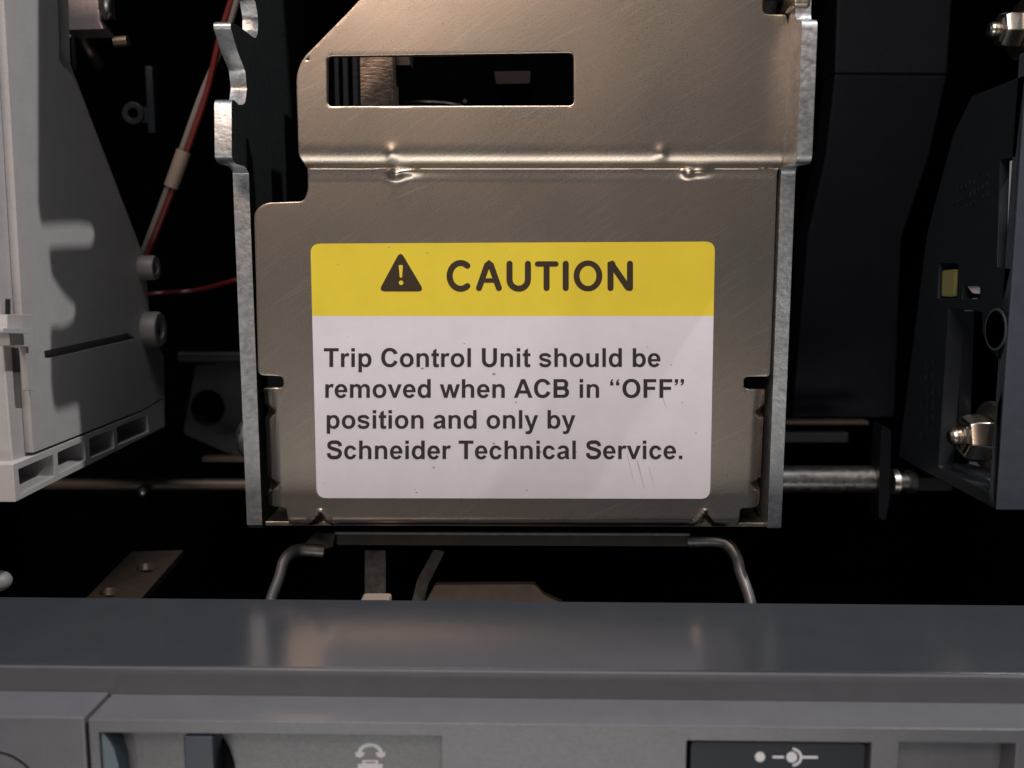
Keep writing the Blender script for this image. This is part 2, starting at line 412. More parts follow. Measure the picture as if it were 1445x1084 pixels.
fp = obj('face_plate', bm, 'zinc', plate, angle=50)
wn = fp.modifiers.new('weighted_normal', 'WEIGHTED_NORMAL'); wn.weight = 60; wn.keep_sharp = True

# side flanges: thick sheared plates standing edge-on to the viewer
XI, XO = P(351, 270, 27).x, P(326, 245, 26.9).x
prof = [(316, -420), (316, -38), (322, -34), (350, -12), (360, 0), (364, 25), (364, 45), (361, 55), (334, 35), (326, 30), (325, 38), (329, 52), (336, 75), (346, 100), (348.5, 125), (346, 146),
        (338, 149), (332, 143), (328, 140), (326.5, 146), (327, 222), (331, 231), (346, 235), (351, 244), (352, 275), (370, 741), (372, 745),
        (430, 640), (430, -420)]
pr = rnd(prof, [0] + [4] * 18 + [4, 4, 4, 3, 2, 1] + [0] * (len(prof) - 25), 3)
bm = side_solid([pr], XI, XO - XI)
bm.normal_update()
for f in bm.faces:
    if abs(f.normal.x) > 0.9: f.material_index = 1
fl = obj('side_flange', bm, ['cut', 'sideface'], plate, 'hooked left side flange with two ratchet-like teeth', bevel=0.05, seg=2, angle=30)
# the right one: profile in (y, z)
XI2, XO2 = P(1101, 260, 26.9).x, P(1122, 245, 26.9).x
YU = PX(1150, 130, XO2).y
yz = [(YU, zp(29, YU)), (YU, zp(231, YU)), (26.85, zp(236, 26.85)), (26.9, zp(746, 26.9)), (33, zp(746, 26.9) + 1), (33, 9.9), (26.0, 9.9), (26.0, zp(27, 25.8))]
bm = solid_closed([rnd(yz, [.2, .25, .25, .1, 0, 0, 0, .2], 4)], lambda u, v: Vector((XI2, u, v)), (XO2 - XI2, 0, 0))
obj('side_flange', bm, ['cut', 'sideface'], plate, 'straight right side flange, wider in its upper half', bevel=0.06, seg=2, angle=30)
# smooth return of the upper sheet beside the right flange
a = P(1112, 30, 26.2); b2 = P(1112, 232, 26.2)
obj('edge_return', box(7.12, 7.2, 26.7, 27.2, b2.z, a.z), 'zinc2', plate, bevel=0.08, seg=3)
t0 = zp(0, 26.4)
obj('corner_tab', add_box(bmesh.new(), 7.0, 7.5, 25.9, 27.6, zp(12, 26), zp(-60, 26)), 'zinc2', plate, bevel=0.12, seg=3)
obj('bottom_flange', box(-7.55, 7.2, 27.35, 30.5, zp(743, 27.35), zp(737, 27.35)), 'zinc2', plate, bevel=0.02)
obj('rivet', dome((XO + 0.02, 27.75, zp(619, 27.75)), 0.62, 'x', (XO - P(333, 619, 27.75).x) / 0.62), 'steel', plate)

# sticker
sp = rnd([(438, 344), (1009, 341), (1002, 704), (447, 703)], 14, 7)
YS = Y0 - 0.012
def split(poly, ycut, keep):
    b = fill2d([poly])
    bmesh.ops.bisect_plane(b, geom=b.verts[:] + b.edges[:] + b.faces[:], plane_co=(0, ycut, 0), plane_no=(0, 1, 0), clear_outer=(keep < 0), clear_inner=(keep > 0))
    return b
def film(bmf, Y, th=0.012):
    for v in bmf.verts: v.co = P(v.co.x, v.co.y, Y)
    g = bmesh.ops.duplicate(bmf, geom=bmf.verts[:] + bmf.edges[:] + bmf.faces[:]); vm = g['vert_map']
    nv = [q for q in g['geom'] if isinstance(q, bmesh.types.BMVert)]; ns = set(nv)
    be = [e for e in bmf.edges if len(e.link_faces) == 1 and e.verts[0] not in ns]
    for v in nv: v.co.y += th
    for e in be: bmf.faces.new((e.verts[0], e.verts[1], vm[e.verts[1]], vm[e.verts[0]]))
    return bmf
sticker = obj('caution_sticker', film(split(sp, 446, 1), YS - 0.022, 0.035), 'paper', plate, 'rounded white caution sticker with a yellow header band')
obj('header_band', film(split(sp, 446.01, -1), YS - 0.022, 0.035), 'yellow', sticker)
YP = YS - 0.0255
# triangle with an exclamation mark
tri = rnd([(565, 354), (599, 411.5), (534, 411.5)], 10, 6)
ex = rnd([(562.4, 374), (568.6, 374), (567.4, 392), (564.2, 392)], 1.6, 3)
obj('warning_triangle', film(fill2d([tri, ex, ell(566, 399, 3.3, 3.3, 14)]), YP, 0.003), 'ink2', sticker)
# CAUTION in rounded strokes
def ribbon(pts, wd, n=7):
    """closed outline of a polyline stroke with round caps and smooth joints"""
    pts = [Vector(p) for p in pts]; L_, R_ = [], []
    for i, p in enumerate(pts):
        if i == 0: t = (pts[1] - p).normalized(); k = 1
        elif i == len(pts) - 1: t = (p - pts[-2]).normalized(); k = 1
        else:
            t1 = (p - pts[i - 1]).normalized(); t2 = (pts[i + 1] - p).normalized(); t = (t1 + t2).normalized()
            k = 1 / max(0.45, t.dot(t1))
        nn = Vector((-t.y, t.x)) * wd / 2 * k
        L_.append(p + nn); R_.append(p - nn)
    def cap(p, d, s):
        a0 = math.atan2(d.y, d.x)
        return [p + Vector((math.cos(a0 + s * math.pi * j / n), math.sin(a0 + s * math.pi * j / n))) * wd / 2 for j in range(1, n)]
    end = cap(pts[-1], L_[-1] - pts[-1], -1); start = cap(pts[0], R_[0] - pts[0], -1)
    return [tuple(q) for q in L_ + end + R_[::-1] + start]
def arcp(cx, cy, rx, ry, a0, a1, n=22):
    return [(cx + rx * math.cos(R(a0 + (a1 - a0) * i / n)), cy + ry * math.sin(R(a0 + (a1 - a0) * i / n))) for i in range(n + 1)]
WD = 8.6
T, B = 372.3, 406.6; MID = (T + B) / 2
def letter(loops_list, mat='ink2', Y=YP):
    b = bmesh.new()
    for i, loops in enumerate(loops_list):
        f = film(fill2d(loops), Y - 0.0006 * i, 0.003)
        tmp = bpy.data.meshes.new('t'); f.to_mesh(tmp); f.free(); b.from_mesh(tmp); bpy.data.meshes.remove(tmp)
    return b
glyphs = {
 'C': [[ribbon(arcp(650, MID, 15.5, 18.2, -52, -308), WD)]],
 'A': [[ribbon([(676, B), (687.2, T + 2.2), (690, T), (692.8, T + 2.2), (704, B)], WD)], [ribbon([(682, 396), (698, 396)], 6.4)]],
 'U': [[ribbon([(719, T), (719, 394)] + arcp(732, 394.5, 13, 13, 180, 0, 14)[1:-1] + [(745, 394), (745, T)], WD)]],
 'T': [[ribbon([(758.5, T + .3), (784.5, T + .3)], WD - 1)], [ribbon([(771.3, T + 2), (771.3, B)], WD)]],
 'I': [[ribbon([(798.3, T), (798.3, B)], WD)]],
 'O': [[ell(829.7, MID, 20.3, 21.9, 40), ell(829.7, MID, 11.8, 14.2, 36)]],
 'N': [[ribbon([(861.5, B), (861.5, T + 1), (864, T)], WD)], [ribbon([(863, T + 0.5), (886, B - 0.5)], WD)], [ribbon([(889, T), (889, B)], WD)]],
}
b = bmesh.new(); k = 0
for ch in 'CAUTION':
    for loops in glyphs[ch]:
        f = film(fill2d(loops), YP - 0.0005 * (k % 5), 0.003); k += 1
        tmp = bpy.data.meshes.new('t'); f.to_mesh(tmp); f.free(); b.from_mesh(tmp); bpy.data.meshes.remove(tmp)
obj('caution_lettering', b, 'ink2', sticker)

# body text: bold grotesque letters drawn as bars, bowls and outlines (thousandths of an em, y up)
ADV = dict(zip('TripConlUsudbemvwABOFayScht.“” ', (611, 389, 278, 611, 722, 611, 611, 278, 722, 556, 611, 611, 611, 556, 889, 556, 778, 722, 722, 778, 611, 556, 556, 667, 556, 611, 333, 278, 500, 500, 278)))
LSB = {'T': 21, 'r': 64, 'p': 67, 'S': 38}
RSB = {'e': 37, '”': 50, 'y': 16, '.': 69}
def br(x0, y0, x1, y1): return [[(x0, y0), (x1, y0), (x1, y1), (x0, y1)]]
def E(cx, cy, rx, ry, a0=0, a1=360, n=28):
    k = 0.94                                        # slightly squared bowls
    def q(a):
        c_, s_ = math.cos(R(a)), math.sin(R(a))
        return (cx + rx * math.copysign(abs(c_) ** k, c_), cy + ry * math.copysign(abs(s_) ** k, s_))
    full = abs(a1 - a0) == 360
    return [q(a0 + (a1 - a0) * i / n) for i in range(n if full else n + 1)]
def spine(pts, wd):
    pp = [(p.x, p.y) for p in smoothpath([(x, y, 0) for x, y in pts], 4)]; pv = [Vector(p) for p in pp]; L_, R_ = [], []
    for i, p in enumerate(pv):
        t = (pv[min(i + 1, len(pv) - 1)] - pv[max(i - 1, 0)]).normalized(); nn = Vector((-t.y, t.x)) * wd / 2
        L_.append(tuple(p + nn)); R_.append(tuple(p - nn))
    return [L_ + R_[::-1]]
def mir(gl, cx): return [[[(cx - x, y) for x, y in lp][::-1] for lp in loops] for loops in gl]
def rot(gl, cx, cy): return [[[(cx - x, cy - y) for x, y in lp] for lp in loops] for loops in gl]
def arch(ox0, ox1, ix0, ix1, yb, top, it):
    oc, orx = (ox0 + ox1) / 2, (ox1 - ox0) / 2; ic, irx = (ix0 + ix1) / 2, (ix1 - ix0) / 2
    return [E(oc, yb, orx, top - yb, 0, 180, 20) + E(ic, yb, irx, it - yb, 180, 0, 20)]
def dshape(x0, x1, y0, y1, th, xr):
    ym, ry = (y0 + y1) / 2, (y1 - y0) / 2
    return [[(x0, y0)] + E(xr, ym, x1 - xr, ry, -90, 90, 18) + [(x0, y1)],
            [(x0 + 60, y1 - th)] + E(xr - 20, ym, x1 - xr - 128, ry - th, 90, -90, 18) + [(x0 + 60, y0 + th)]]
def dring(x0, x1, y0, y1, th, xr, tv):
    o_ = [(x0, y0)] + E(xr, (y0 + y1) / 2, x1 - xr, (y1 - y0) / 2, -90, 90, 18) + [(x0, y1)]
    i_ = [(x0, y1 - th)] + E(xr - 10, (y0 + y1) / 2, x1 - tv - xr + 10, (y1 - y0) / 2 - th, 90, -90, 18) + [(x0, y0 + th)]
    return [o_ + i_]
G = {}
G['T'] = [br(21, 595, 590, 716), br(232, 0, 380, 596)]
G['l'] = [br(72, 0, 209, 716)]
G['i'] = [br(72, 0, 209, 519), br(72, 589, 209, 716)]
G['.'] = [br(72, 0, 209, 137)]
G['r'] = [br(64, 0, 201, 519), [[(200, 300), (208, 350), (225, 385), (252, 404), (290, 410), (322, 404), (350, 388), (393, 507), (352, 525), (306, 531), (262, 524), (228, 498), (190, 440)]]]
G['o'] = [[E(305, 259, 265, 271), E(305, 259, 126, 160)]]
G['n'] = [br(66, 0, 203, 519), arch(140, 545, 202, 408, 320, 531, 425), br(408, 0, 545, 322)]
G['h'] = [br(66, 0, 203, 716)] + G['n'][1:]
G['u'] = rot(G['n'], 611, 519)
G['m'] = [br(62, 0, 199, 519), arch(145, 512, 198, 375, 330, 531, 425), br(375, 0, 512, 332), arch(455, 827, 511, 690, 330, 531, 425), br(690, 0, 827, 332)]
bowl = [E(343, 259, 228, 271), E(317, 259, 115, 162)]
G['p'] = [br(67, -197, 204, 519), bowl]
G['b'] = [br(67, 0, 204, 716), bowl]
G['d'] = mir(G['b'], 611)
G['e'] = [[E(277, 259, 243, 271, -10, 328, 40) + E(277, 212, 104, 116, -25, -180, 16) + [(173, 214), (519, 214)], E(279, 303, 101, 122, 0, 180, 16)]]
G['c'] = [[E(285, 259, 242, 271, 22, 341, 40) + E(290, 259, 112, 158, -27, -329, 30)]]
G['C'] = [[E(377, 358, 330, 370, 24, 337, 44) + E(377, 358, 180, 246, -23, -332, 34)]]
G['O'] = [[E(389, 358, 346, 370, n=40), E(389, 358, 195, 246, n=34)]]
G['U'] = [br(71, 274, 220, 716), br(503, 274, 650, 716), [E(360.5, 276, 289.5, 288, 180, 360, 28) + E(361.5, 276, 141.5, 164, 360, 180, 22)]]
G['F'] = [br(73, 0, 222, 716), br(221, 595, 565, 716), br(221, 304, 520, 425)]
G['B'] = [br(73, 0, 222, 716), dring(221, 640, 322, 716, 119, 445, 150), dring(221, 672, 0, 418, 121, 455, 152)]
G['A'] = [[[(0, 0), (280, 716), (434, 716), (720, 0), (562, 0), (500, 163), (212, 163), (153, 0)], [(259, 284), (452, 284), (354, 548)]]]
G['v'] = [[[(213, 0), (4, 519), (150, 519), (277, 172), (402, 519), (548, 519), (341, 0)]]]
G['w'] = [[[(164, 0), (0, 519), (136, 519), (233, 185), (320, 519), (454, 519), (538, 185), (637, 519), (775, 519), (608, 0), (474, 0), (386, 328), (298, 0)]]]
G['y'] = [[[(7, 519), (153, 519), (277, 155), (398, 519), (542, 519), (357, 20), (324, -75), (292, -145), (242, -193), (175, -211), (115, -211), (60, -202), (48, -95), (85, -101), (115, -102), (160, -94), (188, -68), (207, -5)]]]
G['t'] = [[[(88, 519), (88, 622), (225, 702), (225, 519), (318, 519), (318, 409), (225, 409), (225, 175), (228, 125), (240, 108), (262, 105), (310, 118), (322, 12), (270, -8), (215, -12), (150, -2), (108, 32), (92, 85), (88, 165), (88, 409), (25, 409), (25, 519)]]]
G['s'] = [spine([(448, 372), (420, 428), (350, 466), (272, 473), (180, 463), (118, 425), (100, 374), (128, 320), (200, 285), (300, 258), (388, 233), (440, 192), (444, 146), (410, 88), (345, 53), (268, 47), (178, 57), (118, 95), (88, 152)], 116)]
G['S'] = [spine([(562, 500), (535, 590), (452, 648), (335, 656), (215, 643), (140, 590), (128, 522), (165, 452), (260, 408), (370, 378), (485, 338), (553, 275), (556, 200), (512, 115), (432, 68), (325, 59), (212, 72), (138, 130), (108, 232)], 140)]
G['a'] = [[E(276, 350, 218, 181, 0, 168, 26) + E(270, 352, 88, 72, 158, 0, 14)], br(358, 120, 494, 352), [[(358, 125), (494, 125), (500, 60), (522, 0), (386, 0), (374, 36), (358, 90)]],
          [[(359, 322), (290, 305), (215, 292), (140, 270), (80, 235), (45, 190), (36, 145), (50, 80), (95, 25), (160, -8), (220, -12), (285, 2), (345, 40), (372, 68), (372, 100), (359, 180)][::1] + [],
           [(340, 222), (300, 212), (230, 198), (190, 182), (174, 155), (180, 118), (210, 92), (258, 86), (310, 104), (340, 140)]]]
def quote(x): return [[(x, 716), (x + 130, 716), (x + 130, 625), (x + 118, 560), (x + 82, 505), (x + 28, 472), (x, 510), (x + 38, 535), (x + 58, 585), (x, 585)]]
G['”'] = [quote(50), quote(275)]
G['“'] = rot(G['”'], 478, 1188)
def textline(s, x0, x1, base, cap, mat, parent, name):
    adv = sum(ADV[c] for c in s); k = (x1 - x0) / (adv - LSB.get(s[0], 60) - RSB.get(s[-1], 50)); x = x0 - LSB.get(s[0], 60) * k
    out = bmesh.new(); ky = cap / 716; i = 0
    for ch in s:
        for loops in G.get(ch, []):
            f = film(fill2d([[(x + u * k, base - v * ky) for u, v in lp] for lp in loops]), YP - 0.0004 * (i % 7), 0.003); i += 1
            tmp = bpy.data.meshes.new('t'); f.to_mesh(tmp); f.free(); out.from_mesh(tmp); bpy.data.meshes.remove(tmp)
        x += ADV[ch] * k
    return obj(name, out, mat, parent, smooth=False)
textline('Trip Control Unit should be', 457, 932, 518, 26.6, 'ink', sticker, 'text_line')
textline('removed when ACB in “OFF”', 459, 967, 561.5, 26.4, 'ink', sticker, 'text_line')
textline('position and only by', 461, 812, 605, 26.2, 'ink', sticker, 'text_line')
textline('Schneider Technical Service.', 461, 963, 648, 26.2, 'ink', sticker, 'text_line')
# smears and specks on the film
b = bmesh.new()
for i, (u0, v0, u1, v1, wd) in enumerate(((884, 640, 896, 687, 1.0), (898, 650, 909, 690, 2.2), (915, 660, 923, 685, 1.0), (934, 560, 941, 578, 1.4))):
    f = film(fill2d([[(u0, v0), (u0 + wd, v0), (u1 + wd * .3, v1), (u1, v1)]]), YS - 0.0232, 0.001)
    tmp = bpy.data.meshes.new('t'); f.to_mesh(tmp); f.free(); b.from_mesh(tmp); bpy.data.meshes.remove(tmp)
obj('smear', b, 'smear', sticker)
for (u0, v0, r_) in ((762, 638, 2.0), (813, 638, 1.0), (588, 695, 1.3), (586, 691, .8), (743, 692, 1.2), (457, 682, .8), (947, 515, 1.2), (982, 611, 1.0), (914, 490, .9),
                     (655, 485, 1.0), (583, 513, 1.3), (596, 520, 2.0), (697, 528, 2.4), (697, 626, 1.9), (549, 349, 1.0), (603, 357, 1.2), (477, 373, 1.1), (728, 568, 1.4)):
    f = film(fill2d([ell(u0, v0, r_, r_ * .7, 8)]), YS - 0.0234, 0.001)
    obj('speck', f, 'speck', sticker)

# ------------------------------------------------------------------ mechanism seen through the window of the plate
obj_bar = thing('latch_bar', 'worn tan steel bar standing behind the left end of the plate window', 'steel bar', (-4, 29, 4))
obj('bar', box(P(505, 0, 29).x, P(553, 0, 29).x, 29, 30.2, 3.5, zp(62, 29)), 'latchbar', obj_bar, bevel=0.04)
obj('stop_pin', box(P(558, 0, 30).x, P(580, 0, 30).x, 29.6, 30.4, zp(93, 29.6), zp(70, 29.6)), 'shadsteel', obj_bar, bevel=0.04)
pts = []
c0 = P(612, 158, 31.0)
for i in range(160):
    a_ = i / 160 * 8 * 2 * math.pi
    pts.append((c0.x + 0.95 * math.cos(a_), 31.6 + 0.95 * math.sin(a_), c0.z + 0.42 - 0.0125 * i))
tag(obj('coil_spring', tube(pts, 0.07, 8), 'shadsteel', origin=tuple(c0)), 'dark coil spring lying low behind the plate window', 'spring')
tag(obj('latch_block', face_solid([rnd([(697, 101), (749, 100), (748, 118), (700, 119)], 2, 2)], 33, 1.0), 'maroon', origin=tuple(P(722, 110, 33)), bevel=0.03),
    'small dull reddish block seen deep through the right half of the plate window', 'block')
bk = thing('terminal_comb', 'dark ribbed moulding at the left end inside the plate window', 'moulding', (-5.4, 31, 4))
for x0_, x1_ in ((468, 476), (480, 489), (494, 503)):
    obj('rib', box(P(x0_, 0, 31).x, P(x1_, 0, 31).x, 31, 32.5, 3.5, zp(62, 31)), 'darkpart', bk, bevel=0.05)
obj('back_wall', box(-7.2, 3, 34, 34.4, 1, zp(62, 34)), 'dark', bk)

# ------------------------------------------------------------------ left grey housing
XL = -13.0
gh = thing('arc_chamber_housing', 'pale grey plastic housing on the left with a ribbed lower rim', 'plastic housing', (XL, 27, zp(708, 27)))
panel = [(2, -62), (80, -62), (84, 88), (103, 106), (203, 365), (212, 450), (216, 482), (231, 500), (232, 558), (207, 576), (47, 639), (38, 500), (31, 440)]
slot = rnd([(62, 495.5), (184, 469.5), (192, 478), (64, 507)], 1.5, 2)
obj('side_panel', side_solid([rnd(panel, [0, 0, 4, 8, 6, 4, 6, 6, 4, 4, 1, 0, 0], 3), slot], XL, -0.22), 'grey', gh, bevel=0.035)
inner = [(-30, -62), (96, -62), (100, 90), (205, 365), (212, 450), (216, 490), (230, 505), (232, 560), (18, 653), (0, 440)]
bm = side_solid([[(x + (0 if x > 50 else 0), y) for x, y in inner]], XL - 0.23, -1.6)
obj('body', bm, 'grey', gh, bevel=0.05)
# lower rim: a frame with four open cells
rim = [(18.5, 655.5), (207, 578.5), (232, 562), (232.5, 602), (22, 708.5)]
cells = [[(26, 662.5), (75, 641.5), (77, 672), (29, 697)], [(81.5, 639), (119, 622.5), (121, 649), (83, 668.5)],
         [(126, 619.5), (160, 606), (161.5, 632), (127.5, 646.5)], [(165, 603.5), (208, 585.5), (210, 609), (166.5, 628)]]
obj('ribbed_rim', side_solid([rim] + [rnd(c, 1.0, 2) for c in cells], XL + 0.0, -1.5), 'grey', gh, bevel=0.03)
zb = PX(22, 708.5, XL).z
obj('rim_back', side_solid([[(18, 650), (207, 574), (232, 560), (232, 602), (22, 708)]], XL - 1.51, -0.3), 'grey', gh)
# front facing skirt left of the corner
fy = PX(19, 655, XL).y
obj('front_skirt', box(-17.5, XL - 1.55, fy - 0.05, fy + 1.0, zb, PX(19, 656, XL).z), 'grey', gh, bevel=0.05)
obj('front_wall', box(-17.5, XL - 1.85, fy - 0.35, fy + 2, PX(19, 655, XL).z + 0.05, 14), 'grey', gh, bevel=0.1, seg=3)
# latch clip
def sidebox(px0, px1, py0, py1, X, th):
    return side_solid([[(px0, py0), (px1, py0), (px1, py1), (px0, py1)]], X, th)
clip = obj('latch_clip', side_solid([rnd([(10, 444), (46, 444), (47, 490), (14, 488), (13, 472), (6, 470), (6, 463), (10, 463)], 1.5, 2)], XL + 0.30, -0.3), 'grey', gh, bevel=0.04)
obj('clip_rib', side_solid([rnd([(4, 463), (46, 463.5), (46, 471), (4, 470)], 1, 2)], XL + 0.55, -0.245), 'grey', clip, bevel=0.03)
obj('clip_foot', side_solid([rnd([(36, 490), (49, 490), (50, 552), (40, 551)], 1.5, 2)], XL + 0.16, -0.155), 'grey', gh, bevel=0.03)
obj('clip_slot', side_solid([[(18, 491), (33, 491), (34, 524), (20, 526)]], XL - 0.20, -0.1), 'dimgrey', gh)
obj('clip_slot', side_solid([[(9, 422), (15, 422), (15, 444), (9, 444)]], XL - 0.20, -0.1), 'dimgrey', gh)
# lugs with holes on the rear edge
for (lx_, ly_, rr) in ((207, 466, 0.62), (200, 378, 0.42)):
    c = PX(lx_, ly_, XL + 0.1)
    bm = bmesh.new(); n = 28
    prof_ = [(0.0, rr), (0.42, rr), (0.5, rr * .92), (0.5, rr * .52), (0.1, rr * .45)]
    obj('hinge_lug', lathe_x(c.x - 0.1, c.y + .25, c.z, prof_, n), 'lug', gh)

# ------------------------------------------------------------------ right slate-blue housing
XR = 13.45
rh = thing('auxiliary_housing', 'dark slate blue plastic housing on the right with recessed nut bay', 'plastic housing', (XR, 27, zp(719, 27)))
side = [(1371, 136), (1446, 106), (1436, 250), (1421.5, 480), (1405, 719), (1268, 645), (1284, 520), (1308, 330), (1345, 190)]
well = rnd([(1339, 433), (1386, 441), (1386, 470), (1395, 492), (1411, 508), (1401, 697), (1324, 659)], 2, 3)
slotr = rnd([(1411, 225), (1433, 222), (1427, 379), (1407, 377)], 1, 2)
tabh = rnd([(1325, 372), (1352, 372), (1350, 421), (1323, 421)], 1, 2)
tabw = rnd([(1359, 404), (1383, 404), (1382, 423), (1357, 422)], 1, 2)
bore = ell(1406, 465, 15, 28, 26)
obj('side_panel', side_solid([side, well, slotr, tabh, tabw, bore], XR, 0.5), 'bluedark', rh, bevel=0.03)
obj('back_panel', side_solid([[(1371, 136), (1446, 106), (1436, 250), (1421.5, 480), (1405, 719), (1268, 645), (1284, 520), (1308, 330), (1345, 190)]], XR + 1.9, 0.3), 'dark', rh)
fyr = PX(1405, 719, XR).y; ztop = PX(1446, 106, XR).z; zbot = PX(1405, 719, XR).z
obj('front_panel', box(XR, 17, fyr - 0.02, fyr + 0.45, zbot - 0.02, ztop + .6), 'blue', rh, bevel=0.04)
e0 = PX(1268, 645, XR)
obj('bottom_panel', solid_closed([[(fyr + 0.44, zbot), (fyr + .44, zbot + 0.5), (e0.y, e0.z + 0.5), (e0.y, e0.z)]], lambda u, v: Vector((XR + 0.49, u, v)), (2.6, 0, 0)), 'blue', rh)
cb = PX(1406, 465, XR); cb.y = max(cb.y, fyr + 0.66)
obj('bore_sleeve', lathe_x(cb.x - 0.14, cb.y, cb.z, [(0.10, .60), (1.8, .60), (1.8, .47), (0.2, 0.47), (0.10, 0.53)], 32), 'blue', rh)
obj('bearing', lathe_x(cb.x + 0.75, cb.y, cb.z, [(0.0, 0.57), (0.5, 0.57)], 24), 'dullsteel', rh)
obj('white_strip', side_solid([[(1425, 228), (1433, 224), (1428, 378), (1420, 377)]], XR + 0.02, 0.2), 'white', rh)
obj('yellow_tab', side_solid([rnd([(1330, 382), (1349, 380), (1345, 419), (1329, 418)], 2, 3)], XR + 0.06, 0.3), 'ytab', rh, bevel=0.03)
obj('white_tab', side_solid([rnd([(1364, 403), (1383, 404), (1383, 415), (1372, 414)], 3, 3)], XR + 0.06, 0.2), 'white', rh, bevel=0.02)
for (mx, my, cols, rows, du, dv, w_, h_) in ((1296, 515, 3, 6, 8, 19, 3, 13), (1342, 268, 9, 3, 6, 15, 3, 7)):
    lt_ = bmesh.new()
    for i in range(cols):
        for j in range(rows):
            if (i * 7 + j * 3) % 6 == 0: continue
            u0, v0 = mx + i * du + random.uniform(-.7, .7), my + j * dv - i * 3 + random.uniform(-1, 1)
            f = side_solid([[(u0, v0), (u0 + w_, v0 - 1), (u0 + w_, v0 + h_ * random.uniform(.5, 1)), (u0, v0 + h_)]], XR - 0.010, 0.03)
            tmp = bpy.data.meshes.new('t'); f.to_mesh(tmp); f.free(); lt_.from_mesh(tmp); bpy.data.meshes.remove(tmp)
    obj('moulded_lettering', lt_, 'bluedark', rh, kind='stuff')
obj('inner_rib', side_solid([[(1340, 436), (1357, 438), (1350, 668), (1325, 658)]], XR + 0.55, 0.4), 'darkpart', rh, bevel=0.03)

def stud_nut(c, label, s=1.0, group='hex nuts on studs at the right'):
    """hex nut with washer on a threaded stud pointing left"""
    t = thing('hex_nut', label, 'nut', c, group)
    x, y, z = c
    obj('stud', lathe_x(x - 0.50 * s, y, z, [(0, .14 * s), (0.05 * s, .20 * s)] + [(0.08 * s + 0.05 * i * s, (.235 if i % 2 else .205) * s) for i in range(9)] + [(1.9 * s, .22 * s)], 20), 'nutsteel', t)
    bm = bmesh.new(); rings = []
    for dx, r in ((-0.22, .36), (-0.16, .42), (-0.16, .50), (0.0, .56), (0.42, .56)):
        rings.append([bm.verts.new((x + dx * s, y + r * s * math.cos(R(60 * k + 12)), z + r * s * math.sin(R(60 * k + 12)))) for k in range(6)])
    for i in range(len(rings) - 1):
        for k in range(6): bm.faces.new((rings[i][k], rings[i][(k + 1) % 6], rings[i + 1][(k + 1) % 6], rings[i + 1][k]))
    bm.faces.new(rings[0]); bm.faces.new(rings[-1][::-1])
    obj('nut', bm, 'nutsteel', t, bevel=0.03 * s, seg=2)
    obj('washer', lathe_x(x + 0.44 * s, y, z, [(0, .40 * s), (0, .84 * s), (0.03 * s, .87 * s), (.13 * s, .87 * s), (.16 * s, .5 * s)], 36), 'nutsteel', t)
    return t
c = PX(1368, 617, XR + 0.40)
stud_nut((c.x, c.y, c.z), 'lower hex nut and washer, inside the recessed bay of the slate housing', 1.28)
c = PX(1418, 42, XR + 0.4)
stud_nut((c.x, c.y, c.z), 'upper brassy hex nut on a stud at the top right corner above the slate housing', 0.95)
obj_m = tag(obj('nut_mounting_wall', side_solid([[(1372, -62), (1480, -62), (1462, 100), (1366, 132)]], XR + 1.2, 0.4), 'dark', origin=(XR + 1.2, 30, 8)),
            'black mounting wall behind the upper hex nut at the top right', 'mounting wall')

# ------------------------------------------------------------------ dark partition right of the plate
dp = thing('partition_panel', 'charcoal bent barrier panel between the plate and the slate housing', 'barrier panel', (14, 38, -4))
obj('upper_face', face_solid([[(1183, -62), (1348, -62), (1337, 105), (1178, 104)]], 38, 1.6), 'darkpart', dp, bevel=0.08)
q = [(1178, 105), (1337, 106), (1312, 220), (1272, 340), (1262, 590), (1118, 590), (1140, 330), (1165, 220)]
obj('lower_face', solid_closed([q], lambda u, v: P(u, v, 38.05 + max(0, (v - 105) * 0.004)), (0, 1.5, 0)), 'darkpart', dp, bevel=0.08)
fr = thing('guide_rail', 'faint dark pair of rails deep to the right of the plate foot', 'rail', (12, 38, -7))
obj('rail', box(P(1105, 610, 38).x, P(1226, 610, 38).x, 38, 38.6, zp(599, 38), zp(594, 38)), 'brownsteel', fr, bevel=0.04)
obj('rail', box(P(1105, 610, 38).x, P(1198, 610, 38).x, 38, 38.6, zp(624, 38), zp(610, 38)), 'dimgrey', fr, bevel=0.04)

# ------------------------------------------------------------------ shafts
def shaft(px0, px1, py, Y, r, mat, label):
    a_ = P(px0, py, Y); b_ = P(px1, py, Y)
    n = 20; bm = tube([(a_.x, Y, a_.z), (a_.x + 0.06, Y, a_.z), (b_.x - .06, Y, a_.z), (b_.x, Y, a_.z)], [r * .9, r, r, r * .9], 24)
    return tag(obj('steel_shaft', bm, mat, origin=(a_.x, Y, a_.z)), label, 'shaft')
shaft(1060, 1243, 676, 33, 0.47, 'steel', 'bright round steel shaft behind the foot of the right side flange')
shaft(-40, 380, 683, 36, 0.22, 'brownsteel', 'thin brownish steel shaft running low behind the left housing')
tag(obj('shaft_pin', dome(tuple(P(203, 693, 35.4)), 0.24, 'x', 0.9), 'steel', origin=tuple(P(203, 693, 35.4))), 'small round pin head on the thin left shaft', 'pin')
lk = thing('shaft_lever', 'dark lever plate with a bolt at the right end of the bright shaft', 'lever', tuple(P(1250, 730, 32.6)))
obj('lever_plate', face_solid([rnd([(1244, 600), (1258, 606), (1256, 700), (1250, 735), (1240, 732), (1241, 660)], 4, 3)], 32.3, 0.8), 'darkpart', lk, bevel=0.06)
c = P(1262, 680, 32.6)
bm = lathe_x(c.x - 0.1, c.y, c.z, [(0, .42), (.18, .46), (.22, .32), (.5, .32), (.55, .42), (.78, .38), (.8, .2)], 12)
obj('bolt', bm, 'steel', lk)
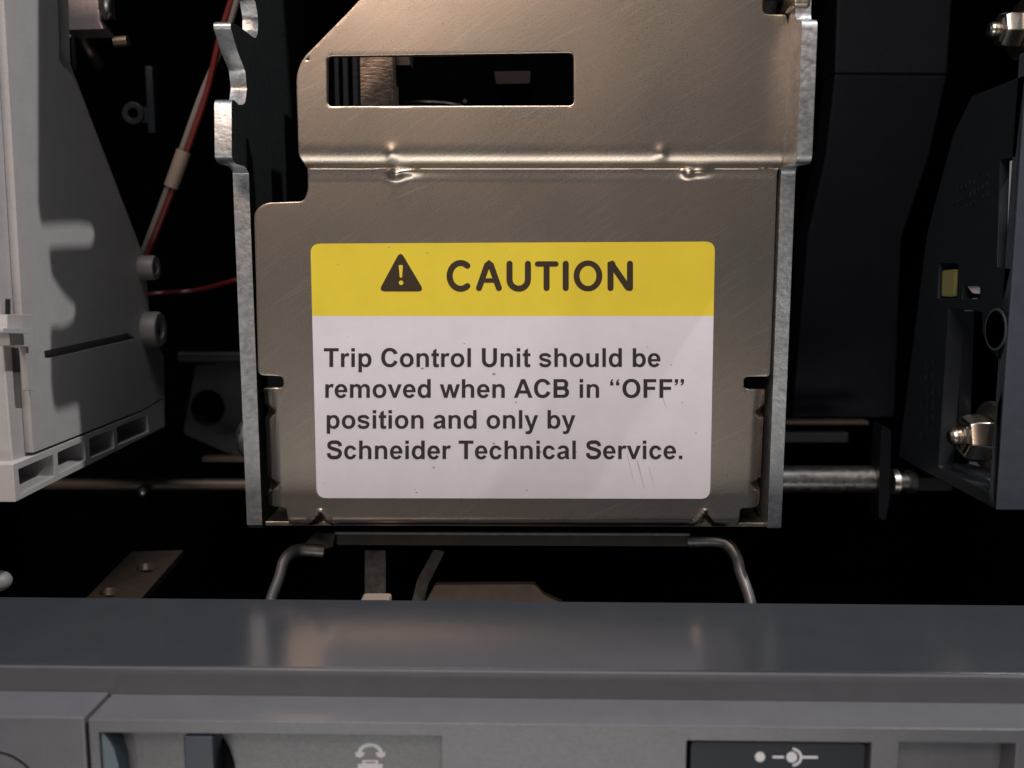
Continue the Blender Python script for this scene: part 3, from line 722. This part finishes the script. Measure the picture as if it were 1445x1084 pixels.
tag(obj('stub_bar', box(P(1288, 680, 34).x, P(1345, 680, 34).x, 34, 34.6, zp(692, 34), zp(672, 34)), 'dimgrey', origin=tuple(P(1310, 690, 34)), bevel=0.05),
    'short grey bar showing under the slate housing beside the bolt', 'bar')

# ------------------------------------------------------------------ bent strap below the plate
hd = thing('bent_bracket', 'bent steel strap bracket arching under the foot of the plate', 'bracket', (0, 29, -9.5))
def strap(pts, name='strap_leg'):
    pp = smoothpath(pts, 6)
    return obj(name, tube(pp, [(0.205, 0.17)] * len(pp), 12), 'strapsteel', hd)
strap([P(378, 865, 27.2), P(384, 842, 27.4), P(394, 816, 27.7), P(400, 794, 28), P(410, 781, 28.3), P(424, 776, 28.6), P(456, 778, 28.8)])
strap([P(1062, 870, 27.0), P(1057, 842, 27.2), P(1045, 808, 27.6), P(1040, 788, 28), P(1029, 771, 28.3), P(1012, 764, 28.5), P(972, 764, 28.8)])
obj('cross_piece', solid_closed([[(474, 752), (972, 754), (972, 772), (474, 770)]], lambda u, v: P(u, v, 28.9), (0, 0.35, 0)), 'brownsteel', hd, bevel=0.05)
obj('top_edge', solid_closed([[(472, 750.5), (974, 752.5), (974, 756.5), (472, 754.5)]], lambda u, v: P(u, v, 28.7), (0, 0.25, 0)), 'strapsteel', hd, bevel=0.02)
obj('gusset', face_solid([[(444, 752), (474, 752), (470, 772), (456, 776), (420, 776)]], 29.3, 0.3), 'brownsteel', hd, bevel=0.04)

# ------------------------------------------------------------------ parts lying behind the front cover
ps = flat_solid([[(112, 853), (185, 778), (259, 776), (192, 853)], ell(207, 801, 15, 6, 18), ell(155, 836, 15, 6, 18)], -10.4, -0.25)
tag(obj('perforated_strip', ps, 'tan', origin=(-14, 30, -10.6), bevel=0.03), 'tan metal strip with oval holes low on the left behind the grey cover', 'metal strip')
tag(obj('cap_screw', dome(tuple(P(-2, 820, 27.5)), 0.38, 'z', 0.8), 'cap', origin=tuple(P(-2, 820, 27.5))), 'white domed cap cut by the left edge of the photo', 'cap')
lt = thing('lug_terminal', 'small beige lug standing just behind the grey ledge, left of centre', 'lug', tuple(P(530, 860, 27)))
obj('lug_head', face_solid([rnd([(509, 846), (549, 846), (550, 857), (507, 857)], 4, 3)], 26.2, 0.5), 'sleeve', lt, bevel=0.05)
obj('lug_stem', face_solid([[(514, 775), (545, 775), (545, 846), (514, 846)]], 29.6, 0.4), 'shadsteel', lt, bevel=0.05)
bp_ = thing('latch_plate', 'dull brown steel plate in the shade behind the ledge, centre', 'metal plate', tuple(P(690, 860, 29)))
obj('plate', face_solid([rnd([(590, 870), (614, 826), (755, 825), (768, 840), (795, 852), (800, 870)], 4, 3)], 28.4, 0.3), 'brownsteel', bp_, bevel=0.04)
obj('diagonal_arm', face_solid([rnd([(578, 862), (588, 820), (612, 776), (628, 778), (604, 826), (596, 862)], 3, 3)], 28.9, 0.3), 'shadsteel', bp_, bevel=0.04)

# ------------------------------------------------------------------ upper left contact parts
cbk = thing('contact_block', 'pinkish plated contact block at the top left with steel hooks below', 'contact block', tuple(P(115, 45, 31)))
obj('block', face_solid([[(79, -62), (139, -62), (141, 28), (147, 41), (83, 43)]], 31, 1.2), 'copper', cbk, bevel=0.06)
obj('hook', tube(smoothpath([P(150, -30, 31), P(150, 4, 31), P(150, 20, 31.3)], 4), (0.24), 12), 'steel', cbk)
obj('arm', tube([P(148, 16, 31.6), P(172, 58, 31.6)], [(0.28, .12), (0.24, .12)], 10), 'dark', cbk)
obj('hook', tube([P(162, 60, 31.4), P(181, 58, 31.4)], 0.18, 12), 'dullsteel', cbk)
sp_ = []
c = P(90, 50, 33)
for i in range(120):
    a_ = i / 120 * 5 * 2 * math.pi
    sp_.append((c.x + 0.2 * math.cos(a_), 33 + 0.2 * math.sin(a_), c.z - i * 0.0085))
obj('spring', tube(sp_, 0.045, 6), 'steel', cbk)
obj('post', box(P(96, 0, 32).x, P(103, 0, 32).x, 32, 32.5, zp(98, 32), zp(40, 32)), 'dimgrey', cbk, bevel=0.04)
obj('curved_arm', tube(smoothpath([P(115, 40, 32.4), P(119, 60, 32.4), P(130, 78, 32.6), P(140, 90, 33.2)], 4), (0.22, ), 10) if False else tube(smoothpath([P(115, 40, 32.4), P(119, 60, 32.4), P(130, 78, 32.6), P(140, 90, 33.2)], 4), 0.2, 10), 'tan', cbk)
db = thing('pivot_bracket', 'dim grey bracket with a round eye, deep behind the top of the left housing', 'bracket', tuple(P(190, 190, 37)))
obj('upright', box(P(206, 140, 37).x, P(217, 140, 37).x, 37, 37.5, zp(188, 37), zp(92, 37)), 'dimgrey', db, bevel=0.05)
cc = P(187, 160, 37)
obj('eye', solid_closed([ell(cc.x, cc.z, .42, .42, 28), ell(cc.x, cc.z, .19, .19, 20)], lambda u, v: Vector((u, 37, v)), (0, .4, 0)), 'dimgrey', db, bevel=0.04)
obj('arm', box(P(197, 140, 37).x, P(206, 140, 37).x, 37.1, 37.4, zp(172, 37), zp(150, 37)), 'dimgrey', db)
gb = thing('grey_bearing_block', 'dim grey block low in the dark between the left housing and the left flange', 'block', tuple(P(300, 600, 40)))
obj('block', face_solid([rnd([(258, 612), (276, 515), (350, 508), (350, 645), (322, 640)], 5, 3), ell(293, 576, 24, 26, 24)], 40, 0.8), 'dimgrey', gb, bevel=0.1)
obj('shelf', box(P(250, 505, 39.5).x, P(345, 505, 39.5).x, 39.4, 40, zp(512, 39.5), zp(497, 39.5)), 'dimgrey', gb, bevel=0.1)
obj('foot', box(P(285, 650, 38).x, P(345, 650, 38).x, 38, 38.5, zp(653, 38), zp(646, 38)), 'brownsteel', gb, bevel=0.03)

# ------------------------------------------------------------------ wires
wr = thing('sleeved_wire_pair', 'red and cream wire pair bound by a beige sleeve, slanting down to the left housing', 'wires', tuple(P(200, 360, 34)))
A0, A1 = P(340, -30, 34), P(202, 366, 34)
def wpath(off, ph, n=26):
    out = []
    for i in range(n + 1):
        t = i / n; p = A0.lerp(A1, t); bow = math.sin(t * math.pi) * 0.12
        a_ = ph + math.pi * sstep(0.05, 0.5, t)
        out.append(p + Vector((off * math.cos(a_) + bow, off * math.sin(a_), 0)))
    return out
obj('red_wire', tube(wpath(0.10, math.pi), 0.105, 10), 'red', wr)
obj('cream_wire', tube(wpath(0.10, 0.0), 0.105, 10), 'white_wire', wr)
p0, p1 = A0.lerp(A1, 0.605), A0.lerp(A1, 0.735)
bw = Vector((0.105, 0, 0))
obj('sleeve', tube([p0 + bw, p0.lerp(p1, .5) + bw, p1 + bw * .9], 0.25, 16), 'sleeve', wr)
tag(obj('red_wire', tube(smoothpath([P(190, 418, 37), P(225, 414, 37), P(258, 412, 37.6), P(290, 407, 37.6), P(340, 393, 37), P(380, 380, 38)], 5), 0.09, 8), 'red', origin=tuple(P(260, 412, 37))),
    'single red wire running across the dark gap left of the flange', 'wire')

# ------------------------------------------------------------------ grey front cover under everything
ZT = -9.3
YB = 0.5 * (PZ(735, 848, ZT).y + PZ(735, 851, ZT).y); YF = PZ(735, 949, ZT).y
Z1 = zp(985, YF); YF2 = PZ(735, 1022, Z1).y
fc = thing('front_cover', 'grey plastic front cover with a glossy top ledge and recessed control bays', 'cover', (0, YF, ZT))
fc.rotation_euler = (0, 0, -R(0.75))
def xprism(profile, x0, x1):
    return solid_closed([profile], lambda u, v: Vector((x0, u, v)), (x1 - x0, 0, 0))
# top ledge
obj('ledge', xprism([(YF, ZT), (YB, ZT), (YB, ZT - 1.2), (YF + 1.2, ZT - 1.2), (YF + 1.2, Z1 - 0.6), (YF, Z1 - 0.6)], -24, 24), 'cover', fc, bevel=0.07, seg=3)
obj('ledge_top', box(-24, 24, YF + 0.12, YB - 0.03, ZT - 0.02, ZT + 0.03), 'ledge', fc, 'glossy strip along the top of the ledge, its shade put into a darker colour', bevel=0.02)
XG = P(121.5, 1055, YF2).x
obj('corner_cap', box(-24, XG - 0.035, YF2 - 0.03, YF - 0.02, -14.5, Z1 + 0.06), 'cover', fc, bevel=0.045, seg=3)
# main fascia with three openings
def fpt(px, py): p = P(px, py or 1050, YF2); return (p.x, p.z)
fx0, fx1 = XG + 0.035, 24
zt = Z1
def rect(pxa, pxb, py):
    a_ = fpt(pxa, py); b_ = fpt(pxb, py); return [(a_[0], a_[1]), (b_[0], a_[1]), (b_[0], -13.4), (a_[0], -13.4)]
holes = [rect(137, 623, 1038), rect(970, 1229, 1044), rect(1268, 1431, 1044)]
bm = solid_closed([[(fx0, zt), (fx1, zt), (fx1, -14.5), (fx0, -14.5)]] + holes, lambda u, v: Vector((u, YF2, v)), (0, YF - YF2 - 0.01, 0))
obj('fascia', bm, 'cover', fc, bevel=0.045, seg=3)
# bay floors, the curved side walls of the bays
h = holes[0]
obj('bay_floor', box(h[0][0] - 0.02, h[1][0] + 0.02, YF2 + 0.62, YF2 + 0.7, -13.5, h[0][1] + 0.02), 'cover', fc)
h = holes[2]
obj('bay_floor', box(h[0][0] - 0.02, h[1][0] + 0.02, YF2 + 0.65, YF2 + 0.9, -13.5, h[0][1] + 0.02), 'cover', fc)
# scooped wedges in the corners of the bays
def wedge(x0, x1, z0, z1, ya, yb, side):
    pts = []
    n = 8
    for i in range(n + 1):
        t = i / n
        pts.append((x0 + (x1 - x0) * t, z0 - (z0 - z1) * (1 - math.cos(t * math.pi / 2))))
    pts.append((x0, z1) if side > 0 else (x0, z1))
    return solid_closed([pts], lambda u, v: Vector((u, ya, v)), (0, yb - ya, 0))
h0 = holes[0]
xx = h0[0][0]
obj('bay_scoop', solid_closed([[(xx, h0[0][1]), (xx + .12, h0[0][1] - .15), (xx + .25, h0[0][1] - .4), (xx + .34, h0[0][1] - .8), (xx + .36, -13.4), (xx, -13.4)]],
    lambda u, v: Vector((u, YF2 + 0.1, v)), (0, 0.51, 0)), 'bluegrey', fc, bevel=0.03)
obj('lever_shadow', solid_closed([[(262, 1036), (301, 1036), (312, 1047), (321, 1062), (328, 1084), (330, 1150), (262, 1150)]], lambda u, v: P(u, v, YF2 + 0.52), (0, 0.09, 0)), 'gap', fc)  # dark sheet painted in as the curved shadow beside the lever
# charging / selector lever
lv = obj('lever', box(fpt(259, 1060)[0], fpt(301, 1060)[0], YF2 - 0.05, YF2 + 0.70, -13.3, fpt(0, 1040)[1]), 'lever', fc, 'dark navy lever standing in the left bay', bevel=0.04, seg=3)
# black insert with contact symbols
h = holes[1]
ins = obj('indicator_insert', solid_closed([rnd([(h[0][0] + .10, h[0][1] - 0.06), (h[1][0] - .10, h[0][1] - 0.06), (h[1][0] - .10, -13.3), (h[0][0] + .10, -13.3)], .1, 4)],
    lambda u, v: Vector((u, YF2 + 0.08, v)), (0, 0.5, 0)), 'insert', fc, 'black navy insert printed with a contact symbol', bevel=0.05, seg=3)
obj('insert_recess', box(h[0][0] - 0.02, h[1][0] + 0.02, YF2 + 0.62, YF2 + 0.8, -13.5, h[0][1] + 0.02), 'gap', fc)
YI = YF2 + 0.08 - 0.004
def print_loops(loop_sets, Y, name, parent, th=0.003):
    b = bmesh.new()
    for i, loops in enumerate(loop_sets):
        f = film(fill2d(loops), Y - 0.0006 * i, th)
        tmp = bpy.data.meshes.new('t'); f.to_mesh(tmp); f.free(); b.from_mesh(tmp); bpy.data.meshes.remove(tmp)
    return obj(name, b, 'print', parent, smooth=False)
print_loops([[ell(1072.5, 1066, 7, 7, 24)], [[(1090, 1064.3), (1106, 1064.3), (1106, 1067.7), (1090, 1067.7)]], [[(1131, 1064.3), (1153.5, 1064.3), (1153.5, 1067.7), (1131, 1067.7)]],
             [ell(1117, 1066, 7.6, 7.6, 24)],
             [[(1117 + 14.6 * math.cos(R(a)), 1066 + 13.4 * math.sin(R(a))) for a in range(-86, 87, 8)] + [(1117 + 11 * math.cos(R(a)), 1066 + 9.8 * math.sin(R(a))) for a in range(86, -87, -8)]]],
            YI, 'contact_symbol', ins)
YBF = YF2 + 0.62 - 0.004
arc_ = [(522.5 + 18.5 * math.cos(R(a)), 1066 + 16 * math.sin(R(a))) for a in range(190, 351, 8)] + [(522.5 + 13 * math.cos(R(a)), 1066 + 11 * math.sin(R(a))) for a in range(350, 189, -8)]
print_loops([[arc_], [[(501, 1063), (514.5, 1063), (514, 1067), (509, 1071), (502, 1069)]], [[(544, 1063), (530.5, 1063), (531, 1067), (536, 1071), (543, 1069)]],
             [[(511, 1074), (534, 1074), (534, 1079.5), (540, 1079.5), (540, 1100), (505, 1100), (505, 1079.5), (511, 1079.5)],
              [(515, 1076.5), (530, 1076.5), (530, 1078.5), (515, 1078.5)]]], YBF, 'charging_symbol', fc)
# ring groove on the corner cap: a thin raised dark ring
rc = P(-12, 1128, YF2 - 0.03)
obj('ring_seam', tube([(rc.x + 1.02 * math.cos(a / 40 * 2 * math.pi), YF2 - 0.031, rc.z + 1.02 * math.sin(a / 40 * 2 * math.pi)) for a in range(41)], 0.022, 6), 'gap', fc)
